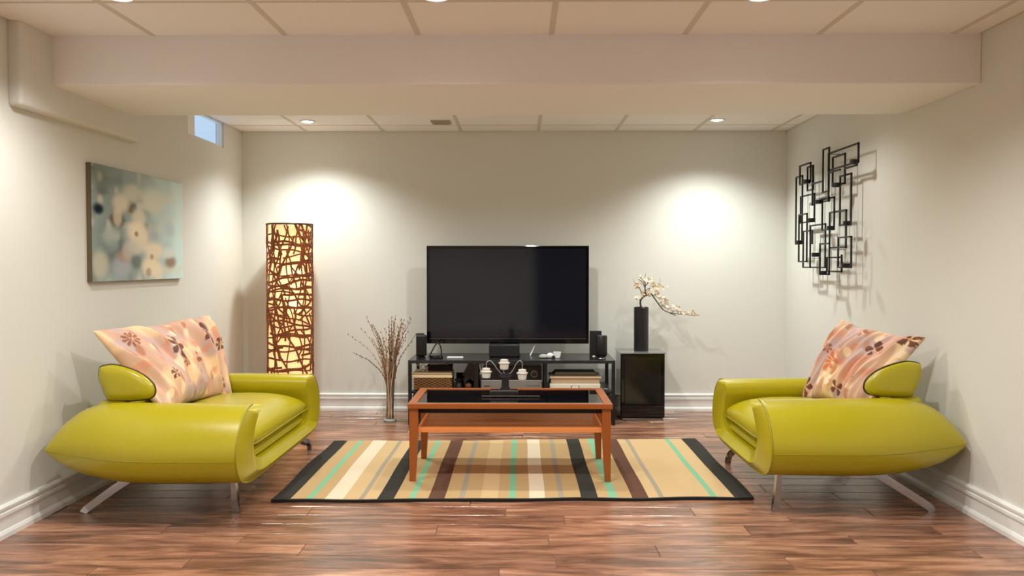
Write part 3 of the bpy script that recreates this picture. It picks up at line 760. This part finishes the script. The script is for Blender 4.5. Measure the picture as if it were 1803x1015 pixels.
MB().rings([[(.098 + r * math.cos(2 * PI * k / 24), yq, .352 + r * math.sin(2 * PI * k / 24)) for k in range(24)] for r, yq in ((.018, 6.03), (.018, 6.018), (.014, 6.016))]).build('knob', M_BLACK, t, smooth=True, angle=40)
MB().box(-.245, .03, 6.028, 6.031, .34, .375).build('display', mat('dark_display', (24, 26, 30), .1), t)
t = thing('rolled_cable', 'loose bright cable ends hanging left of the receiver', 'cable', (-.28, 6.04, .34))
MB().tube(bez([(-.288, 6.01, .43), (-.284, 6.01, .40), (-.278, 6.01, .372), (-.284, 6.01, .35)], 14), .004, 6).build('cord', M_WHITEP, t, smooth=True)
MB().tube(bez([(-.272, 6.01, .43), (-.268, 6.01, .40), (-.264, 6.01, .372), (-.27, 6.01, .355)], 14), .003, 6).build('cord', M_WIRE, t, smooth=True)

t = thing('storage_box', 'low cream storage box with a label holder on the right shelf', 'box', (.385, 6.1, SH))
MB().box(.206, .563, 6.01, 6.25, SH, SH + .048, bev=.007, seg=3).build('body', mat('cream_card', (226, 222, 204), .6), t, smooth=True, angle=40)
MB().box(.356, .414, 6.006, 6.011, SH + .010, SH + .036, bev=.001).build('label_holder', M_CHROME, t)
MB().box(.361, .409, 6.004, 6.007, SH + .013, SH + .033).build('label_card', M_WHITEP, t)
t = thing('shoe_box', 'beige lidded box stacked on the cream storage box', 'box', (.385, 6.1, SH + .048))
MB().box(.215, .558, 6.02, 6.25, SH + .0485, SH + .085, bev=.003).build('body', mat('beige_card', (188, 164, 134), .7), t)
MB().box(.206, .570, 6.012, 6.256, SH + .085, SH + .098, bev=.003).build('lid', mat('beige_lid', (206, 184, 152), .6), t)
t = thing('folded_cloth', 'brownish grey folded papers lying on the beige box', 'papers', (.39, 6.14, .336))
for k, c in enumerate(((104, 92, 76), (124, 112, 96))):
    MB().box(.235 + .01 * k, .545 - .012 * k, 6.06, 6.24, .3362 + k * .012, .348 + k * .012, bev=.004).build('sheet', mat('cloth_%d' % k if False else ('brown_paper' if k == 0 else 'grey_paper'), c, .8), t)
t = thing('tea_glass', 'clear glass tumbler standing on the right end of the shelf', 'glass', (.60, 6.06, SH))
MB().lathe(.603, 6.05, [(.020, SH + .001), (.022, SH + .02), (.026, SH + .05)], 24, cap=False).build('bowl', M_GLASS, t, smooth=True)
MB().lathe(.603, 6.05, [(.019, SH + .001), (.021, SH + .008), (.004, SH + .010)], 24).build('foot', mat('bluish_glass', (120, 136, 140), .1, spec=.8), t, smooth=True)

# ------------------------------------------------------------ black pedestal, vase and blossom branch
t = thing('speaker_pedestal', 'glossy black subwoofer cube beside the media stand, holding the vase', 'subwoofer', (.88, 6.33, 0))
MB().box(.722, 1.040, 6.16, 6.47, .018, .482, bev=.006, seg=2).build('cabinet', M_BLACKG, t)
MB().box(.748, 1.008, 6.153, 6.162, .118, .458, bev=.004).build('grille_panel', mat('smoked_panel', (24, 22, 20), .12, spec=.6), t)
MB().box(.716, 1.046, 6.15, 6.475, .4815, .490, bev=.002).build('glass_cover', mat('smoked_glass_top', (120, 124, 122), .08, spec=.8), t)
MB().box(.735, 1.03, 6.152, 6.47, 0.0, .016, bev=.003).build('plinth', M_CHROME, t)
t = thing('black_vase', 'tall slim black cylinder vase on the glossy black cube', 'vase', (.889, 6.31, .49))
MB().lathe(.889, 6.31, [(.053, .490), (.054, .50), (.054, .808), (.050, .812), (.048, .80), (.048, .60), (.01, .59)], 48).build('body', mat('black_ceramic', (26, 26, 32), .28, spec=.6), t, smooth=True, angle=40)

def PXZ(px_, py_, Y=6.31):
    return Vector((.837 + (px_ - 1117) * .00418, Y, .804 - (py_ - 543) * .00418))
t = thing('blossom_branch', 'white blossom branch sweeping to the right out of the black vase', 'branch', (.89, 6.31, .80))
M_BARK = mat('dark_bark', (74, 56, 42), .8, bump=(80, .6))
branches = [([(1130, 560), (1129, 543), (1128, 530), (1135, 520), (1136, 508), (1136, 498)], .0085),
            ([(1134, 524), (1141, 513), (1146, 507)], .004), ([(1136, 512), (1135, 505), (1128, 494), (1124, 493)], .0045), ([(1136, 504), (1141, 499), (1144, 496)], .004),
            ([(1135, 516), (1140, 510), (1149, 506), (1158, 500), (1168, 506)], .0032),
            ([(1137, 522), (1145, 517), (1152, 525), (1160, 536), (1168, 546), (1178, 551), (1190, 556)], .0058),
            ([(1178, 551), (1190, 553), (1200, 554), (1214, 555.5), (1233, 556)], .003), ([(1128, 531), (1124, 525), (1121, 521)], .003), ([(1130, 518), (1126, 508), (1118, 503), (1115, 505)], .003),
            ([(1160, 536), (1166, 531), (1175, 525)], .002), ([(1136, 498), (1136, 488), (1137, 481)], .0022), ([(1124, 503), (1118, 498), (1114, 492)], .0016), ([(1158, 502), (1163, 498), (1162, 490)], .0016),
            ([(1183, 551), (1192, 546), (1196, 541)], .0018), ([(1146, 518), (1156, 523), (1168, 530)], .002)]
rb = random.Random(3)
wood = MB(); bl_pts = []
for pts, r in branches:
    off = rb.uniform(-.03, .03) if r < .005 else 0
    pp = [PXZ(a, b_, 6.31 + off * k / len(pts)) for k, (a, b_) in enumerate(pts)]
    cv = bez(pp, 16)
    wood.tube(cv, [r * (1 - .6 * k / 15) for k in range(16)], 7)
wood.build('stem', M_BARK, t, smooth=True)
# blossoms: five small cupped petals each
def blossom_mesh():
    b = MB()
    for k in range(5):
        a = 2 * PI * k / 5; c, s_ = math.cos(a), math.sin(a); p, q = -s_, c
        pts = [(0, 0, 0), (c * .5 + p * .36, s_ * .5 + q * .36, .22), (c * 1.0 + p * .22, s_ * 1.0 + q * .22, .40), (c * 1.0 - p * .22, s_ * 1.0 - q * .22, .40), (c * .5 - p * .36, s_ * .5 - q * .36, .22)]
        vs = [b.bm.verts.new(Vector(x) * .0155) for x in pts]; b.bm.faces.new(vs)
    return b
bo = blossom_mesh().build('blossom', mat('cream_petal', (240, 226, 204), .6), None, smooth=True)
bud = MB(); bmesh.ops.create_icosphere(bud.bm, subdivisions=1, radius=.005)
budo = bud.build('bud', mat('yellow_brown_bud', (150, 116, 60), .6), None, smooth=True)
clusters = [((1123, 503), 12, 5), ((1127, 490), 4, 4), ((1135, 494), 10, 6), ((1146, 493), 7, 5), ((1150, 503), 12, 7), ((1160, 508), 7, 5), ((1122, 524), 6, 4), ((1141, 515), 10, 6), ((1155, 516), 8, 6),
            ((1163, 526), 9, 6), ((1171, 538), 8, 6), ((1182, 544), 9, 6), ((1192, 543), 6, 5), ((1197, 550), 7, 5), ((1208, 552), 5, 4), ((1222, 553), 6, 5), ((1132, 519), 4, 4), ((1167, 504), 4, 5), ((1173, 527), 3, 4)]
first = True
for (cx, cy), n_, sp in clusters:
    for k in range(n_):
        for src, rate in ((bo, 1), (budo, .35)):
            if rb.random() > rate: continue
            o = src if first and src is bo else src.copy()
            if not (first and src is bo): COL.objects.link(o)
            else: first = False
            o.parent = t
            P_ = PXZ(cx + rb.gauss(0, sp * .6), cy + rb.gauss(0, sp * .45), 6.31 + rb.uniform(-.035, .035))
            o.location = P_ - ORIG[t.name]
            o.rotation_euler = (rb.uniform(0, 6.3), rb.uniform(0, 6.3), rb.uniform(0, 6.3)); sc = rb.uniform(.7, 1.15); o.scale = (sc,) * 3
bpy.data.objects.remove(budo)

# ------------------------------------------------------------ glass floor vase with twigs
t = thing('glass_vase', 'clear glass cylinder vase standing on the floor left of the media stand', 'vase', (-.936, 6.12, 0))
gx, gy = -.936, 6.12
MB().rings([[(gx + r * math.cos(2 * PI * k / 40), gy + r * math.sin(2 * PI * k / 40), z) for k in range(40)] for r, z in [(.046, .0), (.048, .004), (.047, .28), (.0485, .292)]], cap=False).build('glass_wall', M_GLASS, t, smooth=True)
MB().lathe(gx, gy, [(.040, 0.0005), (.046, .003), (.044, .014), (.02, .020)], 32).build('glass_foot', mat('thick_glass', (225, 232, 232), .05, spec=.8, trans=.6), t, smooth=True)
rt = random.Random(11)
M_TW = [mat('pale_twig', (204, 182, 154), .75), mat('brown_twig', (126, 94, 70), .75), mat('mid_twig', (166, 138, 110), .75)]
M_BUD = mat('catkin_brown', (128, 92, 74), .7)
def TXZ(px_, py_): return Vector((-1.214 + (px_ - 617) * .00407, 0, .614 - (py_ - 592) * .00408))
tips = [(614, 589), (625, 619), (640, 561), (636, 580), (653, 571), (659, 573), (672, 585), (684, 563), (687, 560), (692, 568), (697, 555), (696, 572), (705, 566), (709, 562), (713, 563), (717, 561), (722, 563), (720, 583),
        (676, 574), (690, 578), (699, 566), (711, 572), (716, 576), (666, 588), (672, 604), (704, 584), (655, 598), (701, 590), (708, 575), (668, 600), (678, 595), (684, 590), (690, 600), (662, 615), (712, 600), (700, 612), (679, 615), (734, 588)]
for i, (a, b_) in enumerate(tips):
    tip = TXZ(a, b_)
    ang = rt.uniform(0, 6.28); bx = gx + .03 * math.cos(ang) * .8; by = gy + .03 * math.sin(ang)
    foot = Vector((bx, by, .022))
    neck = Vector((gx + max(-.03, min(.036, (tip.x - gx) * .16 + rt.uniform(-.012, .012))), gy + rt.uniform(-.025, .025), .29))
    tip.y = gy + rt.uniform(-.12, .10)
    mid = neck.lerp(tip, .5); mid += Vector(((tip.x - gx) * (-.10), 0, .035 + rt.uniform(-.01, .01)))
    if (a, b_) == (734, 588): mid += Vector((-.02, 0, -.045)); tip.y = gy - .07
    cv = bez([foot, neck, mid, tip], 20)
    for k in range(8, 19): cv[k] += Vector((rt.uniform(-.003, .003), rt.uniform(-.003, .003), 0))
    label = {0: 'longest pale twig arching to the far left out of the glass vase', 1: 'low pale twig bending to the left out of the glass vase', len(tips) - 1: 'dark arching twig leaning right in front of the left speaker'}.get(i, ['slender pale twig with small buds in the glass floor vase', 'upright dark brown twig with small buds in the glass floor vase', 'upright light brown twig with small buds in the glass floor vase'][i % 3])
    tw = thing('twig', label, 'twig', foot, 'twigs in the glass floor vase')
    r0 = rt.uniform(.0038, .0056)
    MB().tube(cv, [r0 * (1 - .65 * k / 19) for k in range(20)], 6).build('stem', M_TW[i % 3], tw, smooth=True)
    bm_ = MB()
    for k in range(7, 20):
        if rt.random() < .75:
            c = cv[k] + Vector((rt.choice((-1, 1)) * .004, rt.uniform(-.004, .004), 0))
            m4 = Matrix.Translation(c) @ Matrix.Diagonal((.0035, .0035, .008, 1))
            bmesh.ops.create_icosphere(bm_.bm, subdivisions=1, radius=1, matrix=m4)
    bm_.build('buds', M_BUD, tw, smooth=True, kind='stuff')

# ------------------------------------------------------------ woven column lamp
LX, LY, LR, LZ0, LZ1 = -1.700, 6.31, .166, .0, 1.425
t = thing('woven_floor_lamp', 'tall lit column floor lamp wrapped in brown woven rattan, behind the left lounge chair', 'floor lamp', (LX, LY, 0))
m = bpy.data.materials.new('lamp_paper'); m.use_nodes = True; nt = m.node_tree; nt.nodes.clear()
o_ = nt.nodes.new('ShaderNodeOutputMaterial'); tr = nt.nodes.new('ShaderNodeBsdfTranslucent'); df = nt.nodes.new('ShaderNodeBsdfDiffuse'); mx = nt.nodes.new('ShaderNodeMixShader')
tr.inputs[0].default_value = (*lin((252, 222, 176)), 1); df.inputs[0].default_value = (*lin((246, 226, 196)), 1); mx.inputs[0].default_value = .6
nt.links.new(df.outputs[0], mx.inputs[1]); nt.links.new(tr.outputs[0], mx.inputs[2]); nt.links.new(mx.outputs[0], o_.inputs[0])
MB().rings([[(LX + (LR - .012) * math.cos(2 * PI * k / 64), LY + (LR - .012) * math.sin(2 * PI * k / 64), z) for k in range(64)] for z in (.03, .7, LZ1 - .01)], cap=False).build('paper_shade', m, t, smooth=True)
rl = random.Random(5)
wv = MB()
def ribbon(path, wd, lift):
    rg = []
    for i, (a, z) in enumerate(path):
        a2, z2 = path[min(i + 1, len(path) - 1)]; a1, z1 = path[max(i - 1, 0)]
        da, dz = (a2 - a1) * LR, z2 - z1; l = math.hypot(da, dz) or 1; na, nz = -dz / l, da / l
        out = []
        for sg, rr in ((1, LR + lift), (-1, LR + lift), (-1, LR + lift - .005), (1, LR + lift - .005)):
            aa = a + sg * na * wd / 2 / LR; zz = min(LZ1 - .006, max(.006, z + sg * nz * wd / 2))
            out.append((LX + rr * math.cos(aa), LY + rr * math.sin(aa), zz))
        rg.append(out)
    wv.rings(rg)
for k in range(64):     # slanting hoops
    z = .02 + (LZ1 - .04) * k / 63 + rl.uniform(-.012, .012); am = rl.uniform(-.05, .05); ph = rl.uniform(0, 6.28)
    a0 = rl.uniform(0, 6.28); span = rl.uniform(2.6, 6.28)
    ribbon([(a0 + span * q / 36, z + am * math.sin(ph + span * q / 36) + .006 * math.sin(5 * q / 36 * span + ph)) for q in range(37)], rl.uniform(.010, .018), rl.uniform(-.002, .004))
for k in range(190):    # steep strips
    a0 = rl.uniform(0, 6.28); z0 = rl.uniform(-.1, LZ1 - .12); h = rl.uniform(.10, .4); da = rl.uniform(-1.1, 1.1)
    ribbon([(a0 + da * q / 14 + .03 * math.sin(q * .8), z0 + h * q / 14) for q in range(15) if .0 < z0 + h * q / 14 < LZ1], rl.uniform(.008, .015), rl.uniform(-.001, .005)) if z0 + h > .05 and sum(1 for q in range(15) if 0 < z0 + h * q / 14 < LZ1) > 2 else None
for k in range(9):     # long uprights
    a0 = 2 * PI * k / 9 + rl.uniform(-.1, .1); ph = rl.uniform(0, 6)
    ribbon([(a0 + .07 * math.sin(q * .5 + ph), .005 + (LZ1 - .01) * q / 50) for q in range(51)], .009, .003)
wv.build('woven_strips', M_RATTAN, t, smooth=False, kind='stuff')
for z in (LZ1 - .006, .004):
    MB().tube([(LX + LR * math.cos(2 * PI * k / 64), LY + LR * math.sin(2 * PI * k / 64), z) for k in range(64)], .0045 if z < .1 else .006, 8, closed_path=True).build('rim', mat('dark_rim', (58, 40, 26), .5) if 'dark_rim' not in bpy.data.materials else bpy.data.materials['dark_rim'], t, smooth=True)
MB().lathe(LX, LY, [(LR - .02, .001), (LR - .02, .02), (.02, .025)], 40).build('base', M_BLACK, t, smooth=True, angle=40)
MB().tube([(LX, LY, .02), (LX, LY, 1.2)], .008, 10).build('stem', M_BLACK, t, smooth=True)
for bxo, byo, bz, pw in ((.045, -.085, 1.07, .30), (.01, -.08, .945, .32), (.045, -.085, .83, .30), (0, -.0, .35, 1.0), (0, 0, 1.25, .9), (0, 0, .6, .9)):
    ld = bpy.data.lights.new('bulb_glow', 'POINT'); ld.energy = pw; ld.shadow_soft_size = .025; ld.color = (1, .84, .64)
    lo = bpy.data.objects.new('bulb_glow', ld); COL.objects.link(lo); lo.parent = t; lo.location = (bxo, byo, bz)

# ------------------------------------------------------------ canvas on the left wall
t = thing('canvas_painting', 'unframed canvas of blurred cream blossoms on blue grey, on the left wall', 'painting', (XL, 4.78, 1.34))
CY0, CY1, CZ0, CZ1, CT = 4.205, 5.35, 1.038, 1.628, .026
MB().box(XL + .0005, XL + CT - .001, CY0, CY1, CZ0, CZ1, bev=.002).build('stretcher', mat('canvas_edge', (96, 84, 60), .8), t)
nu, nv = 150, 100
U, Vv = np.meshgrid(np.linspace(0, 1, nu), np.linspace(0, 1, nv), indexing='ij')
n1, n2 = Noise2(91), Noise2(92)
c = np.ones(U.shape + (3,)) * np.array(lin((150, 164, 162)))
ss = lambda a: np.clip(a, 0, 1)
c = mixc(c, lin((104, 112, 108)), ss(1 - U * 2.2) * .75 * ss(n1(U * 5, Vv * 5) * 1.6 - .1))
c = mixc(c, lin((196, 216, 214)), ss((U - .45) * 2.2))
c = mixc(c, lin((92, 100, 96)), ss(n2(U * 11, Vv * 9) * 2.4 - 1.35) * ss(1.2 - U * 1.3) * .7)
c = mixc(c, lin((206, 200, 184)), ss(n1(U * 13 + 5, Vv * 10) * 2.6 - 1.6) * .7)
def blob(u, v, ru, rv, col, s=1.0):
    global c
    d = ((U - u) / ru) ** 2 + ((Vv - v) / rv) ** 2
    d = d * (1 + .5 * (n1(U * 9 + 3, Vv * 7) - .5))
    c = mixc(c, lin(col), s * np.exp(-(d * .85) ** 2.4))
for a in [(.06, .62, .05, .05, (40, 46, 60), .9), (.09, .9, .06, .1, (126, 138, 122), .6), (.17, .40, .07, .09, (160, 172, 172), .6), (.07, .14, .07, .12, (186, 184, 166), .8), (.24, .54, .07, .06, (88, 86, 78), .8),
          (.38, .68, .05, .06, (100, 100, 84), .8), (.27, .70, .08, .08, (206, 198, 176), .85), (.24, .57, .04, .08, (208, 196, 172), .7), (.40, .80, .10, .08, (196, 194, 176), .8), (.63, .76, .13, .12, (202, 204, 188), .85),
          (.52, .50, .045, .05, (112, 106, 92), .7), (.46, .58, .08, .09, (210, 204, 186), .8), (.44, .45, .11, .10, (222, 212, 190), .9), (.50, .38, .07, .10, (216, 206, 184), .8), (.60, .42, .05, .12, (176, 178, 186), .6),
          (.42, .31, .07, .07, (206, 200, 184), .7), (.43, .17, .06, .06, (98, 104, 96), .6), (.63, .28, .10, .08, (222, 208, 182), .85), (.58, .12, .09, .09, (226, 212, 184), .9), (.67, .08, .07, .08, (220, 208, 184), .8),
          (.83, .17, .07, .06, (140, 112, 90), .8), (.80, .26, .07, .05, (206, 212, 206), .8), (.28, .13, .08, .10, (168, 172, 176), .7), (.30, .22, .07, .05, (168, 140, 118), .6), (.34, .28, .05, .08, (192, 186, 180), .6),
          (.43, .43, .02, .025, (150, 110, 80), .8), (.60, .22, .02, .025, (160, 120, 96), .7), (.38, .64, .02, .02, (140, 100, 80), .6), (.72, .60, .12, .06, (186, 196, 196), .5), (.83, .50, .06, .07, (168, 178, 180), .5), (.56, .07, .03, .04, (130, 112, 96), .6)]:
    blob(*a)
c = c * 1.12; c = c + (c - .42) * .18
P_ = np.stack([np.full(U.shape, CT), CY0 + .001 + U * (CY1 - CY0 - .002) - 4.78, CZ0 + .001 + Vv * (CZ1 - CZ0 - .002) - 1.34], -1)
idx = np.arange(nu * nv).reshape(nu, nv)
q = np.stack([idx[:-1, :-1], idx[1:, :-1], idx[1:, 1:], idx[:-1, 1:]], -1).reshape(-1, 4)
me = bpy.data.meshes.new('painted_canvas'); me.from_pydata(P_.reshape(-1, 3).tolist(), [], q.tolist())
ca = me.color_attributes.new('print', 'FLOAT_COLOR', 'POINT')
ca.data.foreach_set('color', np.concatenate([np.clip(c, 0, 1).reshape(-1, 3), np.ones((nu * nv, 1))], 1).astype(np.float32).ravel())
me.materials.append(vcol_mat('painted_canvas_print', .7, .2, (700, .4)))
o = bpy.data.objects.new('painted_canvas', me); COL.objects.link(o); o.parent = t

# ------------------------------------------------------------ metal wall sculpture on the right wall
t = thing('metal_wall_sculpture', 'black metal sculpture of overlapping rectangles with small candle cups, on the right wall', 'wall art', (XR, 5.45, 1.45))
AX = XR - .085
F_ = 1509.5
def wall_yz(px_, py_, X):
    """meets the ray through a measured point with the plane x = X; used once to lay the sculpture out"""
    yw, pt = .0098, -.0275
    fw = Vector((-math.sin(yw) * math.cos(pt), math.cos(yw) * math.cos(pt), math.sin(pt)))
    r = Vector((math.cos(yw), math.sin(yw), 0)); u = r.cross(fw)
    d = fw + r * ((px_ - 901.5) / F_) - u * ((py_ - 507.5) / F_)
    k = X / d.x
    return d.y * k, 1.125 + d.z * k
RECTS = [(1408.6, 1427.2, 293, 325.5), (1402, 1413, 313, 430), (1422, 1432, 295, 336), (1449.5, 1460, 264, 339), (1459, 1511.5, 271, 300.5), (1466.5, 1488, 278, 328), (1479.5, 1499, 311, 397),
         (1410, 1434, 347, 393), (1407, 1421, 379, 461), (1448, 1469, 352, 405.5), (1461, 1490, 375, 437), (1427, 1453.5, 398, 471), (1414.5, 1427, 408, 471), (1444, 1460.5, 430, 483), (1476, 1499, 419, 471),
         (1456, 1482, 454, 478), (1447, 1460, 350, 356)]
ra = random.Random(2)
def fbar(p, q_, r=.0052):
    return p, q_, r
for i, (x0, x1, y0, y1) in enumerate(RECTS):
    Xp = AX + (i % 4) * .012 - .012
    ya, za = wall_yz(x0, y0, Xp); yb_, _ = wall_yz(x1, y0, Xp); _, zb = wall_yz(x0, y1, Xp)
    m_ = MB(); r = .0048
    for (p, q_) in (((ya, za), (yb_, za)), ((yb_, za), (yb_, zb)), ((yb_, zb), (ya, zb)), ((ya, zb), (ya, za))):
        m_.box(Xp - r, Xp + r, min(p[0], q_[0]) - r, max(p[0], q_[0]) + r, min(p[1], q_[1]) - r, max(p[1], q_[1]) + r)
    m_.build('rectangle_frame', M_IRON, t)
for (x0, y0, x1, y1) in [(1431, 293, 1431, 361), (1431, 322, 1449, 321), (1459.5, 271, 1459.5, 354), (1430, 406, 1430, 429), (1459, 300, 1479, 304), (1488, 293, 1508, 295), (1482, 450, 1482, 476)]:
    Xp = AX - .018
    ya, za = wall_yz(x0, y0, Xp); yb_, zb = wall_yz(x1, y1, Xp); r = .005
    if x0 == x1: zb = zb; yb_ = ya
    else: za = zb = (za + zb) / 2
    MB().box(Xp - r, Xp + r, min(ya, yb_) - r, max(ya, yb_) + r, min(za, zb) - r, max(za, zb) + r).build('metal_bar', M_IRON, t)
for (x, y_, wd) in [(1420, 320, 1), (1504, 285, 1), (1473, 326, 1.1), (1441.5, 355.5, .9), (1429, 388, 1), (1407.5, 427, .9), (1463, 402, 1), (1492, 393.5, 1), (1437, 449, 1.2), (1449, 481, 1), (1490, 468, 1.1)]:
    yy, zz = wall_yz(x, y_, AX - .03)
    r = .024 * wd
    cup = MB().lathe(AX - .03, yy, [(r * .9, zz - .013), (r, zz - .011), (r, zz + .013), (r * .85, zz + .013), (r * .8, zz - .008), (.002, zz - .009)], 20).build('candle_cup', M_IRON, t, smooth=True, angle=40)
for (x, y_) in [(1434, 350), (1460, 272), (1461, 440), (1421, 455)]:
    yy, zz = wall_yz(x, y_, AX - .01)
    MB().tube([(AX - .006, yy, zz), (XR, yy, zz)], .002, 6).build('wall_pin', M_IRON, t)
